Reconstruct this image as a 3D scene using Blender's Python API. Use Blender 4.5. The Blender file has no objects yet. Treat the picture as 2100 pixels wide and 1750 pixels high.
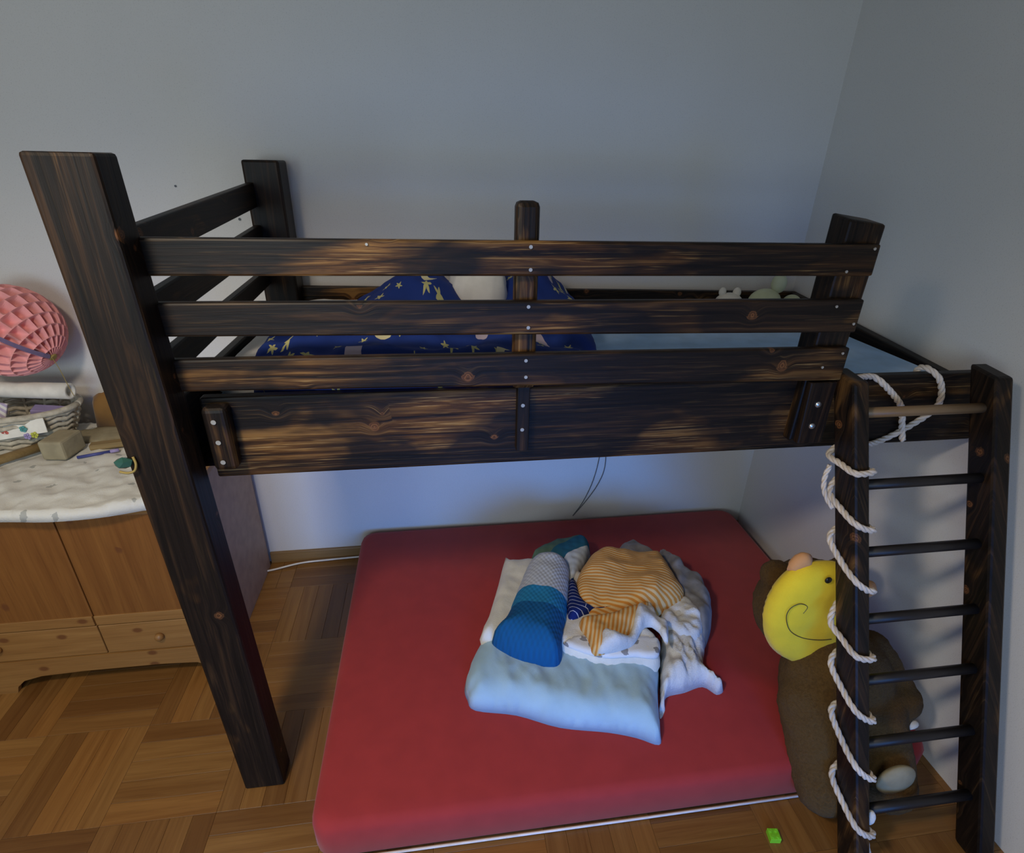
import bpy, bmesh, math, random
from mathutils import Vector, Matrix, noise
from mathutils.geometry import delaunay_2d_cdt
PI = math.pi
random.seed(7)
S = bpy.context.scene
COL = S.collection

# ------------------------------------------------------------------ camera
cam = bpy.data.cameras.new('camera')
cam.sensor_fit = 'HORIZONTAL'; cam.sensor_width = 36.0
cam.lens = 1114.94 / 2100 * 36.0
cam.clip_start = 0.02
co = bpy.data.objects.new('camera', cam); COL.objects.link(co)
pit, yaw, rol = math.radians(25.8734), math.radians(8.239), math.radians(1.201)
fw = Vector((math.sin(yaw)*math.cos(pit), math.cos(yaw)*math.cos(pit), -math.sin(pit)))
r0 = Vector((math.cos(yaw), -math.sin(yaw), 0)); u0 = r0.cross(fw)
rr = r0*math.cos(rol) + u0*math.sin(rol); uu = -r0*math.sin(rol) + u0*math.cos(rol)
co.matrix_world = Matrix(((rr.x, uu.x, -fw.x, 0.6789), (rr.y, uu.y, -fw.y, -1.174), (rr.z, uu.z, -fw.z, 1.847), (0, 0, 0, 1)))
S.camera = co

# ------------------------------------------------------------------ world, lights, exposure
S.view_settings.view_transform = 'Standard'; S.view_settings.look = 'None'
S.view_settings.gamma = 1.0; S.view_settings.use_curve_mapping = False
S.view_settings.exposure = 3.93
w = bpy.data.worlds.new('daylight'); S.world = w; w.use_nodes = True
w.node_tree.nodes['Background'].inputs[0].default_value = (0.55, 0.72, 1.0, 1)
w.node_tree.nodes['Background'].inputs[1].default_value = 0.01

def light(name, kind, loc, energy, color, rot=(0, 0, 0), **k):
    l = bpy.data.lights.new(name, kind); l.energy = energy; l.color = color
    for a, b in k.items(): setattr(l, a, b)
    o = bpy.data.objects.new(name, l); COL.objects.link(o); o.location = loc; o.rotation_euler = rot
    return o
# ceiling lamp of the room, above and left of the photographer
light('ceiling_lamp_light', 'SPOT', (-0.15, -1.0, 2.45), 5.8, (1.0, 0.84, 0.65), shadow_soft_size=0.12, spot_size=math.radians(156), spot_blend=.55)
# bluish daylight through the glazed door in the wall behind the photographer, kept low as if under a half-lowered blind
light('window_daylight', 'AREA', (1.05, -3.16, .66), 0.60, (0.05, 0.29, 1.0), (PI/2 - .12, 0, 0), spread=math.radians(56), shape='RECTANGLE', size=1.4, size_y=1.1)
# fill light added to even out the walls, set in an unseen window
light('side_fill', 'AREA', (-0.6, -3.16, 1.65), 2.45, (0.73, 0.905, 1.0), (PI/2, 0, 0), shape='RECTANGLE', size=1.6, size_y=1.1)

# ------------------------------------------------------------------ room measures
WX, WY = 2.31, 1.155         # right wall, back wall
XL, YF, ZC = -2.2, -3.2, 2.55

# ------------------------------------------------------------------ material helpers
class NT:
    def __init__(s, name):
        s.m = bpy.data.materials.new(name); s.m.use_nodes = True
        s.t = s.m.node_tree; s.b = s.t.nodes['Principled BSDF']
    def n(s, kind, **k):
        nd = s.t.nodes.new(kind)
        for a, v in k.items():
            if a.startswith('i_'): nd.inputs[int(a[2:])].default_value = v
            else: setattr(nd, a, v)
        return nd
    def l(s, a, b): s.t.links.new(a, b)
    def math(s, op, a, b=None, c=None, clamp=False):
        nd = s.t.nodes.new('ShaderNodeMath'); nd.operation = op; nd.use_clamp = clamp
        for i, v in enumerate((a, b, c)):
            if v is None: continue
            if isinstance(v, (int, float)): nd.inputs[i].default_value = v
            else: s.l(v, nd.inputs[i])
        return nd.outputs[0]
    def ramp(s, fac, stops, mode='LINEAR'):
        nd = s.t.nodes.new('ShaderNodeValToRGB'); nd.color_ramp.interpolation = mode
        e = nd.color_ramp.elements
        e[0].position, e[0].color = stops[0][0], (*stops[0][1], 1)
        e[1].position, e[1].color = stops[-1][0], (*stops[-1][1], 1)
        for p, c in stops[1:-1]:
            x = e.new(p); x.color = (*c, 1)
        s.l(fac, nd.inputs[0]); return nd.outputs[0]
    def mix(s, fac, a, b, mode='MIX'):
        nd = s.t.nodes.new('ShaderNodeMix'); nd.data_type = 'RGBA'; nd.blend_type = mode
        for i, v in ((0, fac), (6, a), (7, b)):
            if isinstance(v, (int, float)): nd.inputs[i].default_value = v
            elif isinstance(v, tuple): nd.inputs[i].default_value = (*v, 1)
            else: s.l(v, nd.inputs[i])
        return nd.outputs[2]
    def coord(s, out='Object', scale=(1, 1, 1), rot=(0, 0, 0), rnd=0):
        tc = s.n('ShaderNodeTexCoord'); v = tc.outputs[out]
        if rnd:
            oi = s.n('ShaderNodeObjectInfo'); mm = s.math('MULTIPLY', oi.outputs['Random'], rnd)
            va = s.n('ShaderNodeVectorMath', operation='ADD'); s.l(v, va.inputs[0]); s.l(mm, va.inputs[1]); v = va.outputs[0]
        mp = s.n('ShaderNodeMapping'); s.l(v, mp.inputs[0])
        mp.inputs['Scale'].default_value = scale; mp.inputs['Rotation'].default_value = rot
        return mp.outputs[0]
    def noise(s, vec, scale=5, detail=3, rough=.5, dist=0):
        nd = s.n('ShaderNodeTexNoise'); s.l(vec, nd.inputs['Vector'])
        nd.inputs['Scale'].default_value = scale; nd.inputs['Detail'].default_value = detail
        nd.inputs['Roughness'].default_value = rough; nd.inputs['Distortion'].default_value = dist
        return nd.outputs[0]
    def bump(s, h, strength=.3, dist=.005):
        nd = s.n('ShaderNodeBump'); nd.inputs['Strength'].default_value = strength; nd.inputs['Distance'].default_value = dist
        s.l(h, nd.inputs['Height']); s.l(nd.outputs[0], s.b.inputs['Normal'])
    def col(s, c):
        if isinstance(c, tuple): s.b.inputs['Base Color'].default_value = (*c, 1)
        else: s.l(c, s.b.inputs['Base Color'])
        return s
    def rough(s, r, spec=.5):
        s.b.inputs['Roughness'].default_value = r; s.b.inputs['Specular IOR Level'].default_value = spec; return s

def plain(name, c, rough=.6, spec=.4, metal=0, bump=0, bscale=60, var=.12):
    t = NT(name); v = t.coord('Object', (1, 1, 1), rnd=9)
    n = t.noise(v, bscale * .35, 3)
    d = tuple(x * (1 - var) for x in c); u = tuple(min(1, x * (1 + var)) for x in c)
    t.col(t.ramp(n, [(.3, d), (.7, u)])).rough(rough, spec); t.b.inputs['Metallic'].default_value = metal
    if bump: t.bump(t.noise(v, bscale, 4), bump, .004)
    return t.m

def burnt(axis, name, tan=.5, streak=1.0, knots=True):
    """charred and brushed softwood: black coat, brown where worn, pale grain ridges, orange knots"""
    t = NT(name); i = 'XYZ'.index(axis)
    def sc(along, across): return tuple(along if k == i else across for k in range(3))
    sx = t.n('ShaderNodeSeparateXYZ'); t.l(t.coord('Object', (1, 1, 1), rnd=31), sx.inputs[0])
    X, Y, Z = sx.outputs
    al, ac = ((X, Z), (Y, Z), (Z, t.math('ADD', X, Y)))[i]
    cb = t.n('ShaderNodeCombineXYZ'); t.l(al, cb.inputs[0]); t.l(ac, cb.inputs[1])
    vo = t.n('ShaderNodeTexVoronoi', voronoi_dimensions='2D'); vo.inputs['Scale'].default_value = 7.5
    t.l(cb.outputs[0], vo.inputs['Vector'])
    sep = t.n('ShaderNodeSeparateColor'); t.l(vo.outputs['Color'], sep.inputs[0])
    pick = t.math('GREATER_THAN', sep.outputs[0], .58)
    near = t.math('MULTIPLY', t.math('POWER', t.math('MULTIPLY', t.math('SUBTRACT', .30, vo.outputs['Distance'], clamp=True), 3.0), 1.5), pick)
    def gvec(a, b):
        cc = t.n('ShaderNodeCombineXYZ'); t.l(t.math('MULTIPLY', al, a), cc.inputs[0])
        t.l(t.math('ADD', t.math('MULTIPLY', ac, b), t.math('MULTIPLY', near, 1.2 * b / 42)), cc.inputs[1])
        t.l(t.math('MULTIPLY', t.math('ADD', X, t.math('ADD', Y, Z)), 1.0), cc.inputs[2]); return cc.outputs[0]
    patch = t.noise(t.coord('Object', sc(2.6, 7), rnd=31), 1, 3, .55, .5)
    grain = t.noise(gvec(1.8, 46), 1, 5, .62, 1.0)
    fine = t.noise(gvec(5, 210), 1, 3, .6, .3)
    base = t.ramp(grain, [(.34, (.004, .003, .0025)), (.52, (.011, .007, .005)), (.66, (.034, .018, .009)), (.8, (.09, .047, .02))])
    light_ = t.ramp(grain, [(.34, (.010, .005, .0025)), (.50, (.085, .036, .010)), (.66, (.30, .155, .045))])
    pm = t.ramp(patch, [(.66 - .25 * tan, (0, 0, 0)), (.80 - .2 * tan, (1, 1, 1))])
    c = t.mix(t.math('MULTIPLY', pm, .9), base, light_)
    st = t.math('MULTIPLY', t.ramp(fine, [(.58, (0, 0, 0)), (.68, (1, 1, 1))]), t.math('MULTIPLY_ADD', pm, .6, .07))
    c = t.mix(t.math('MULTIPLY', st, streak, clamp=True), c, (.40, .25, .10))
    if knots:
        dd = t.math('ADD', vo.outputs['Distance'], t.math('MULTIPLY', t.math('SUBTRACT', grain, .5), .22))
        rad = t.math('MULTIPLY_ADD', sep.outputs[1], .075, .035)
        k = t.math('MULTIPLY', t.math('MULTIPLY', t.math('SUBTRACT', rad, dd), 30, clamp=True), pick)
        rings = t.math('SINE', t.math('MULTIPLY', dd, 130))
        kc = t.mix(t.math('MULTIPLY_ADD', rings, .5, .5), (.26, .11, .04), (.07, .028, .012))
        c = t.mix(t.math('MULTIPLY', k, .6), c, kc)
    t.col(c).rough(.46, .20)
    t.bump(t.math('ADD', grain, t.math('MULTIPLY', fine, .4)), .4, .002)
    return t.m

def pine(axis, name, c1=(.50, .25, .075), c2=(.72, .42, .15), rnd=23, knots=True, rough=.42, objvar=False):
    t = NT(name); i = 'XYZ'.index(axis)
    def sc(a, b): return tuple(a if k == i else b for k in range(3))
    g = t.noise(t.coord('Object', sc(1.2, 26), rnd=rnd), 1, 4, .6, 1.2)
    f = t.noise(t.coord('Object', sc(8, 320), rnd=rnd), 1, 2)
    c = t.ramp(g, [(.28, c1), (.72, c2)])
    c = t.mix(t.math('MULTIPLY', t.ramp(f, [(.5, (0, 0, 0)), (.75, (1, 1, 1))]), .35), c, tuple(x * .55 for x in c1))
    if knots:
        vo = t.n('ShaderNodeTexVoronoi', voronoi_dimensions='2D'); vo.inputs['Scale'].default_value = 1
        px = t.n('ShaderNodeSeparateXYZ'); t.l(t.coord('Object', sc(6.0, 9), rnd=rnd), px.inputs[0])
        pc = t.n('ShaderNodeCombineXYZ'); t.l(px.outputs[(0, 1, 2)[i]], pc.inputs[0]); t.l(px.outputs[(2, 2, 0)[i]], pc.inputs[1]); t.l(pc.outputs[0], vo.inputs['Vector'])
        sep = t.n('ShaderNodeSeparateColor'); t.l(vo.outputs['Color'], sep.inputs[0])
        k = t.math('MULTIPLY', t.ramp(vo.outputs['Distance'], [(.07, (1, 1, 1)), (.13, (0, 0, 0))]), t.math('GREATER_THAN', sep.outputs[0], .6))
        c = t.mix(t.math('MULTIPLY', k, .85), c, (.13, .045, .015))
    if objvar:
        oi = t.n('ShaderNodeObjectInfo')
        tint = t.ramp(oi.outputs['Random'], [(0, (.58, .48, .38)), (.35, (.80, .71, .60)), (.7, (.98, .93, .80)), (1, (1.0, .84, .62))])
        c = t.mix(1.0, c, tint, 'MULTIPLY')
    t.col(c).rough(rough, .45); t.bump(t.math('ADD', g, f), .12, .001)
    return t.m

def cloth(name, c, rough=.95, weave=500, bump=.25, var=.1):
    t = NT(name); v = t.coord('Object')
    n = t.noise(v, 14, 4)
    d = tuple(x * (1 - var) for x in c); u = tuple(min(1, x * (1 + var)) for x in c)
    t.col(t.ramp(n, [(.3, d), (.7, u)])).rough(rough, .2)
    t.b.inputs['Sheen Weight'].default_value = .15
    t.bump(t.math('ADD', t.noise(v, weave, 2), t.noise(v, 40, 3)), bump, .002)
    return t.m

def wallmat(name, c):
    t = NT(name); v = t.coord('Object')
    n = t.noise(v, 3, 4); fine = t.noise(v, 260, 3, .7)
    cc = t.ramp(n, [(.3, tuple(x * .97 for x in c)), (.7, c)])
    sp = t.ramp(fine, [(.34, (.62, .62, .62)), (.42, (1, 1, 1))])
    t.col(t.mix(.5, cc, sp, 'MULTIPLY')).rough(.85, .25); t.bump(fine, .25, .0015)
    return t.m

M = dict(
    wall=wallmat('wall_paint', (.70, .69, .68)), ceil=wallmat('ceiling_paint', (.75, .75, .74)),
    bX=burnt('X', 'burnt_wood_x', .62), bY=burnt('Y', 'burnt_wood_y', .25, .5), bZ=burnt('Z', 'burnt_wood_z', .30, .5),
    board=burnt('X', 'burnt_board', .68, 1.5), dark=burnt('Z', 'burnt_dark', .12, .3, False), bZb=burnt('Z', 'burnt_wood_end', .45, .8),
    rung=plain('rung_dark', (.012, .010, .010), .45), rungpale=pine('X', 'rung_pale', (.16, .09, .04), (.25, .16, .08), knots=False),  # top rung gets a paler tone than the others
    pX=pine('X', 'parquet_x', (.205, .095, .027), (.31, .165, .055), 41, False, .34, True),
    pY=pine('Y', 'parquet_y', (.205, .095, .027), (.31, .165, .055), 41, False, .34, True),
    pineX=pine('X', 'pine_x', (.24, .110, .030), (.33, .170, .052)), pineZ=pine('Z', 'pine_z', (.165, .060, .013), (.24, .098, .022)),
    side=plain('melamine_side', (.42, .30, .24), .5), base=pine('X', 'skirting_wood', (.22, .13, .05), (.32, .20, .085), knots=False),
    screw=plain('screw_zinc', (.40, .39, .36), .45, .5, .4), bolt=plain('bolt_steel', (.6, .62, .66), .25, .5, .9),
    red=cloth('red_cover', (.36, .034, .031), .85, 700, .12, .06), redtrim=plain('pale_zip', (.75, .68, .66), .6),
    sheet=cloth('blue_sheet', (.34, .54, .80), .9), white=cloth('white_cotton', (.74, .73, .70), .9),
    lblue=cloth('light_blue_cotton', (.37, .53, .63), .9, 500, .3, .06), cream=cloth('cream_towel', (.70, .66, .58), .95, 260, .6),
    towel=cloth('white_terry', (.64, .63, .62), .98, 200, .8), grey=cloth('grey_fleece', (.21, .20, .20), .95, 90, .5, .35),
    navy=cloth('navy_cotton', (.012, .02, .10), .9), fur=None, tan=cloth('tan_plush', (.30, .20, .11), .98, 120, .6),
    ropem=cloth('rope_fibre', (.62, .54, .46), .9, 300, .6, .2), blackp=plain('black_plastic', (.012, .012, .012), .25),
    orangep=cloth('orange_plush', (.62, .30, .12), .95), yellow=cloth('yellow_plush', (.80, .58, .03), .95, 220, .35, .06),
    green=plain('green_brick', (.22, .62, .03), .22, .5), pink=cloth('pink_tissue', (.80, .36, .36), .8, 300, .1, .08),
    lilac=plain('lilac_paper', (.32, .26, .48), .6), paper=plain('white_paper', (.72, .70, .64), .7), wicker=plain('whitewash_wicker', (.46, .42, .34), .7, .3, 0, .5, 120, .25),
    wickerd=plain('wicker_gap', (.10, .085, .06), .8), teal=plain('teal_plastic', (.02, .075, .06), .3), gold=plain('yellow_cord', (.30, .22, .06), .6),
    wood=pine('X', 'tool_wood', (.20, .13, .05), (.30, .21, .09), knots=False), woodd=plain('dark_tool', (.05, .042, .03), .6),
    felt=plain('olive_card', (.30, .26, .17), .8, .2, 0, .3, 80), brown=cloth('ochre_cloth', (.22, .11, .03), .9), blue=plain('blue_ink', (.05, .06, .22), .5),
    cable=plain('white_cable', (.72, .68, .62), .4), string=plain('grey_string', (.12, .13, .15), .8), palegreen=cloth('pale_green_plush', (.52, .55, .36), .95),  # the toy's plush is pale green in itself
    steelw=plain('window_frame_paint', (.75, .75, .75), .4),
    red2=plain('red_print', (.55, .12, .10), .6), teal2=plain('teal_print', (.10, .34, .34), .6), ygreen=plain('lime_print', (.50, .52, .08), .6),
)
t = NT('brown_fur'); v = t.coord('Object')
n1 = t.noise(v, 130, 4, .7); n2 = t.noise(v, 9, 3)
t.col(t.mix(n2, t.ramp(n1, [(.3, (.045, .024, .008)), (.7, (.15, .083, .027))]), (.125, .07, .024))).rough(1, .1)
t.b.inputs['Sheen Weight'].default_value = .05; t.bump(n1, .9, .01); M['fur'] = t.m

def band_mat(name, vec_dir, stops, mode='CONSTANT', lo=0., hi=1., rib=0, ribcol=None, bump=.4):
    """colour bands along a direction in object space; rib = fine knit ribs across"""
    t = NT(name); tc = t.n('ShaderNodeTexCoord')
    dp = t.n('ShaderNodeVectorMath', operation='DOT_PRODUCT'); t.l(tc.outputs['Object'], dp.inputs[0]); dp.inputs[1].default_value = vec_dir
    d = dp.outputs['Value']
    wob = t.math('MULTIPLY', t.math('SUBTRACT', t.noise(t.coord('Object'), 9, 2), .5), .02)
    f = t.math('DIVIDE', t.math('SUBTRACT', t.math('ADD', d, wob), lo), hi - lo)
    c = t.ramp(f, stops, mode)
    if rib:
        per = (-vec_dir[1], vec_dir[0], 0)
        d2 = t.n('ShaderNodeVectorMath', operation='DOT_PRODUCT'); t.l(tc.outputs['Object'], d2.inputs[0]); d2.inputs[1].default_value = per
        r1 = t.math('SINE', t.math('MULTIPLY', d2.outputs['Value'], rib)); r2 = t.math('SINE', t.math('MULTIPLY', d, rib * .8))
        kn = t.math('MULTIPLY_ADD', t.math('MULTIPLY', r1, r2), .5, .5)
        c = t.mix(t.math('MULTIPLY', kn, .22), c, (0.02, .03, .05)); t.bump(kn, bump, .004)
    t.col(c).rough(.95, .2); return t.m

def stripe_mat(name, direction, freq, ca, cb, warp=.03, thin=.0):
    t = NT(name); tc = t.n('ShaderNodeTexCoord')
    dp = t.n('ShaderNodeVectorMath', operation='DOT_PRODUCT'); t.l(tc.outputs['Object'], dp.inputs[0]); dp.inputs[1].default_value = direction
    wob = t.math('MULTIPLY', t.math('SUBTRACT', t.noise(t.coord('Object'), 5, 2), .5), warp)
    s = t.math('SINE', t.math('MULTIPLY', t.math('ADD', dp.outputs['Value'], wob), freq))
    f = t.math('MULTIPLY_ADD', s, .5, .5)
    c = t.ramp(f, [(.35 + thin, ca), (.65 + thin, cb)])
    t.col(c).rough(.95, .2); t.bump(t.math('ADD', f, t.noise(t.coord('Object'), 300, 2)), .3, .003); return t.m

def star_mat():
    t = NT('navy_star_print'); uv = t.n('ShaderNodeTexCoord').outputs['UV']
    def layer(scale, off):
        mp = t.n('ShaderNodeMapping'); t.l(uv, mp.inputs[0]); mp.inputs['Scale'].default_value = (scale,) * 3; mp.inputs['Location'].default_value = (off, off * .7, 0)
        vo = t.n('ShaderNodeTexVoronoi', voronoi_dimensions='2D'); vo.inputs['Scale'].default_value = 1; vo.inputs['Randomness'].default_value = .75
        t.l(mp.outputs[0], vo.inputs['Vector'])
        df = t.n('ShaderNodeVectorMath', operation='SUBTRACT'); t.l(mp.outputs[0], df.inputs[0]); t.l(vo.outputs['Position'], df.inputs[1])
        sx = t.n('ShaderNodeSeparateXYZ'); t.l(df.outputs[0], sx.inputs[0])
        sc = t.n('ShaderNodeSeparateColor'); t.l(vo.outputs['Color'], sc.inputs[0])
        return sx.outputs[0], sx.outputs[1], vo.outputs['Distance'], sc
    x, y, d, sc = layer(15, 0)
    a = t.math('ADD', t.math('ARCTAN2', y, x), t.math('MULTIPLY', sc.outputs[1], 6.0))
    mm = t.math('ABSOLUTE', t.math('SUBTRACT', t.math('MODULO', t.math('ADD', a, 40.0), 2 * PI / 5), PI / 5))
    rad = t.math('MULTIPLY_ADD', t.math('POWER', t.math('DIVIDE', mm, PI / 5), 1.4), .16, .085)
    rad = t.math('MULTIPLY', rad, t.math('MULTIPLY_ADD', sc.outputs[2], .5, .75))
    star = t.math('MULTIPLY', t.math('LESS_THAN', d, rad), t.math('GREATER_THAN', sc.outputs[0], .25))
    x2, y2, d2, s2 = layer(6.2, 3.3)
    big = t.math('LESS_THAN', d2, .21)
    ox = t.math('SUBTRACT', x2, .09); oy = t.math('SUBTRACT', y2, .04)
    cut = t.math('GREATER_THAN', t.math('SQRT', t.math('ADD', t.math('MULTIPLY', ox, ox), t.math('MULTIPLY', oy, oy))), .18)
    moon = t.math('MULTIPLY', t.math('MULTIPLY', big, cut), t.math('GREATER_THAN', s2.outputs[0], .5))
    cl = t.math('MULTIPLY', t.math('LESS_THAN', t.math('ADD', d2, t.math('MULTIPLY', t.noise(uv, 16, 2), .5)), .40), t.math('LESS_THAN', s2.outputs[0], .42))
    c = t.mix(t.noise(uv, 5, 2), (.008, .024, .16), (.014, .045, .26))
    c = t.mix(star, c, (.52, .50, .22)); c = t.mix(cl, c, (.50, .42, .52)); c = t.mix(moon, c, (.68, .62, .38))
    t.col(c).rough(.75, .25); t.bump(t.noise(uv, 30, 4), .25, .004); return t.m
M['star'] = star_mat()

def print_mat(name, base, ink, scale=9, thr=.30):
    """white cotton with scattered little grey animal / leaf marks"""
    t = NT(name); v = t.coord('Object')
    vo = t.n('ShaderNodeTexVoronoi', voronoi_dimensions='2D'); vo.inputs['Scale'].default_value = scale; t.l(v, vo.inputs['Vector'])
    d = t.math('ADD', vo.outputs['Distance'], t.math('MULTIPLY', t.noise(v, scale * 4, 3), .45))
    sep = t.n('ShaderNodeSeparateColor'); t.l(vo.outputs['Color'], sep.inputs[0])
    k = t.math('MULTIPLY', t.math('LESS_THAN', d, thr), t.math('GREATER_THAN', sep.outputs[0], .35))
    t.col(t.mix(t.math('MULTIPLY', k, .8), base, ink)).rough(.9, .2); t.bump(t.noise(v, 260, 3), .3, .003); return t.m
M['animal'] = print_mat('animal_print', (.72, .72, .73), (.16, .15, .15), 20, .47)
M['leafmat'] = print_mat('leaf_print_mat', (.66, .65, .60), (.34, .35, .33), 9, .30)

# ------------------------------------------------------------------ object helpers
def wloc(o):
    return Vector(o.location) + (wloc(o.parent) if o.parent else Vector((0, 0, 0)))
def obj(name, bm, mat, parent=None, loc=(0, 0, 0), smooth=False):
    """bm in coordinates relative to loc; loc is in the room"""
    me = bm if isinstance(bm, bpy.types.Mesh) else bpy.data.meshes.new(name)
    if not isinstance(bm, bpy.types.Mesh):
        bmesh.ops.recalc_face_normals(bm, faces=bm.faces); bm.to_mesh(me); bm.free()
        if mat is not None: me.materials.append(M[mat] if isinstance(mat, str) else mat)
        if smooth:
            for p in me.polygons: p.use_smooth = True
    o = bpy.data.objects.new(name, me); COL.objects.link(o)
    o.location = Vector(loc)
    if parent: o.parent = parent; o.location = Vector(loc) - wloc(parent)
    return o
def thing(name, label, cat, loc=(0, 0, 0), group=None):
    o = bpy.data.objects.new(name, None); COL.objects.link(o); o.location = loc; o.empty_display_size = .05
    return tag(o, label, cat, group)
def tag(o, label, cat, group=None):
    o['label'] = label; o['category'] = cat
    if group: o['group'] = group
    return o
def struct(o): o['kind'] = 'structure'; return o

def box_bm(sx, sy, sz, bev=0., seg=2):
    bm = bmesh.new(); bmesh.ops.create_cube(bm, size=1)
    bmesh.ops.scale(bm, vec=(sx, sy, sz), verts=bm.verts)
    if bev: bmesh.ops.bevel(bm, geom=bm.edges[:], offset=bev, segments=seg, affect='EDGES', profile=.5)
    return bm
def box(name, lo, hi, mat, parent=None, bev=.004, seg=2):
    lo, hi = Vector(lo), Vector(hi); c = (lo + hi) / 2; d = hi - lo
    return obj(name, box_bm(d.x, d.y, d.z, bev, seg), mat, parent, c)
def hexa(name, bot, top, mat, parent, bev=.005):
    """eight-cornered timber: bot/top = four corners each"""
    pts = [Vector(p) for p in bot + top]; c = sum(pts, Vector()) / 8
    bm = bmesh.new(); vs = [bm.verts.new(p - c) for p in pts]
    for f in ((3, 2, 1, 0), (4, 5, 6, 7), (0, 1, 5, 4), (1, 2, 6, 5), (2, 3, 7, 6), (3, 0, 4, 7)): bm.faces.new([vs[i] for i in f])
    bmesh.ops.recalc_face_normals(bm, faces=bm.faces)
    if bev: bmesh.ops.bevel(bm, geom=bm.edges[:], offset=bev, segments=2, affect='EDGES', profile=.5)
    return obj(name, bm, mat, parent, c)
def frame_of(d):
    d = d.normalized(); a = Vector((0, 0, 1)) if abs(d.z) < .9 else Vector((1, 0, 0))
    x = d.cross(a).normalized(); return x, d.cross(x).normalized()
def tube_into(bm, pts, rad, seg=10, cap=True, closed=False):
    pts = [Vector(p) for p in pts]; n = len(pts); rings = []
    px = None
    for i, p in enumerate(pts):
        d = (pts[min(i + 1, n - 1)] - pts[max(i - 1, 0)])
        if d.length < 1e-9: d = Vector((0, 0, 1))
        d.normalize()
        if px is None: px, _ = frame_of(d)
        px = (px - d * px.dot(d)); px = px.normalized() if px.length > 1e-6 else frame_of(d)[0]
        py = d.cross(px); r = rad(i / (n - 1)) if callable(rad) else rad
        rings.append([bm.verts.new(p + (px * math.cos(a) + py * math.sin(a)) * r) for a in [2 * PI * k / seg for k in range(seg)]])
    for a, b in zip(rings, rings[1:]):
        for k in range(seg): bm.faces.new((a[k], a[(k + 1) % seg], b[(k + 1) % seg], b[k]))
    if cap: bm.faces.new(rings[0][::-1]); bm.faces.new(rings[-1])
def tube(name, pts, rad, mat, parent=None, seg=10, smooth=True):
    c = Vector(pts[0]); bm = bmesh.new(); tube_into(bm, [Vector(p) - c for p in pts], rad, seg)
    return obj(name, bm, mat, parent, c, smooth)
def spline(pts, n=8):
    P = [Vector(p) for p in pts]; out = []
    for i in range(len(P) - 1):
        a, b, c, d = P[max(i - 1, 0)], P[i], P[i + 1], P[min(i + 2, len(P) - 1)]
        for k in range(n):
            s = k / n
            out.append(.5 * ((2 * b) + (c - a) * s + (2 * a - 5 * b + 4 * c - d) * s * s + (3 * b - a - 3 * c + d) * s ** 3))
    return out + [P[-1]]
def closed_spline(pts, n=5):
    P = [Vector((*p, 0)) for p in pts]; m = len(P); out = []
    for i in range(m):
        a, b, c, d = P[i - 1], P[i], P[(i + 1) % m], P[(i + 2) % m]
        for k in range(n):
            s = k / n
            q = .5 * ((2 * b) + (c - a) * s + (2 * a - 5 * b + 4 * c - d) * s * s + (3 * b - a - 3 * c + d) * s ** 3)
            out.append((q.x, q.y))
    return out
def inside(p, poly):
    x, y = p; r = False; j = len(poly) - 1
    for i in range(len(poly)):
        xi, yi = poly[i]; xj, yj = poly[j]
        if (yi > y) != (yj > y) and x < (xj - xi) * (y - yi) / (yj - yi) + xi: r = not r
        j = i
    return r
def edge_dist(p, poly):
    px, py = p; best = 9
    for i in range(len(poly)):
        ax, ay = poly[i - 1]; bx, by = poly[i]; dx, dy = bx - ax, by - ay
        L = dx * dx + dy * dy; s = 0 if L == 0 else max(0, min(1, ((px - ax) * dx + (py - ay) * dy) / L))
        best = min(best, math.hypot(px - ax - s * dx, py - ay - s * dy))
    return best
def puff_bm(outline, h, edge=.04, step=.014, wr=.01, wscale=9, seed=0, stretch=(1, 1), top=None, under=.25, smooth_n=4, c=(0, 0)):
    """closed soft form over a flat outline: rounded rim, height h, folds; top(x,y) adds shape; under = share bulging below"""
    poly = closed_spline(outline, smooth_n) if smooth_n else list(outline)
    xs = [p[0] for p in poly]; ys = [p[1] for p in poly]
    pts = [Vector(p) for p in poly]; n = len(pts)
    y = min(ys) + step / 2; row = 0
    while y < max(ys):
        x = min(xs) + (step / 2 if row % 2 else 0)
        while x < max(xs):
            if inside((x, y), poly) and edge_dist((x, y), poly) > step * .55: pts.append(Vector((x, y)))
            x += step
        y += step * .87; row += 1
    V, _, F, *_ = delaunay_2d_cdt(pts, [(i, (i + 1) % n) for i in range(n)], [], 1, 1e-6)
    bm = bmesh.new(); uvl = bm.loops.layers.uv.new('UVMap'); T = []; B = []; uvs = {}
    for p in V:
        d = edge_dist(p, poly); q = min(d / edge, 1); prof = math.sqrt(max(0, 1 - (1 - q) ** 2))
        sv = Vector((p.x * wscale * stretch[0] + seed * 7.3, p.y * wscale * stretch[1], seed))
        wn = noise.noise(sv) + .55 * (1 - 2 * abs(noise.noise(sv * 1.7 + Vector((3, 1, 0))))) + .3 * noise.noise(sv * 3.1)
        hh = (h + (top(p.x, p.y) if top else 0) + wr * wn) * prof
        b = -h * under * prof
        a_ = bm.verts.new((p.x - c[0], p.y - c[1], hh)); T.append(a_)
        uvs[a_] = (p.x, p.y - hh * 1.1)
        if d < 1e-5: B.append(a_)
        else:
            b_ = bm.verts.new((p.x - c[0], p.y - c[1], b)); B.append(b_); uvs[b_] = (p.x, p.y + .1)
    for f in F:
        for L in ([T[i] for i in f], [B[i] for i in f][::-1]):
            try: bm.faces.new(L)
            except ValueError: pass
    for f in bm.faces:
        for l in f.loops: l[uvl].uv = uvs[l.vert]
    return bm
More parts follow.
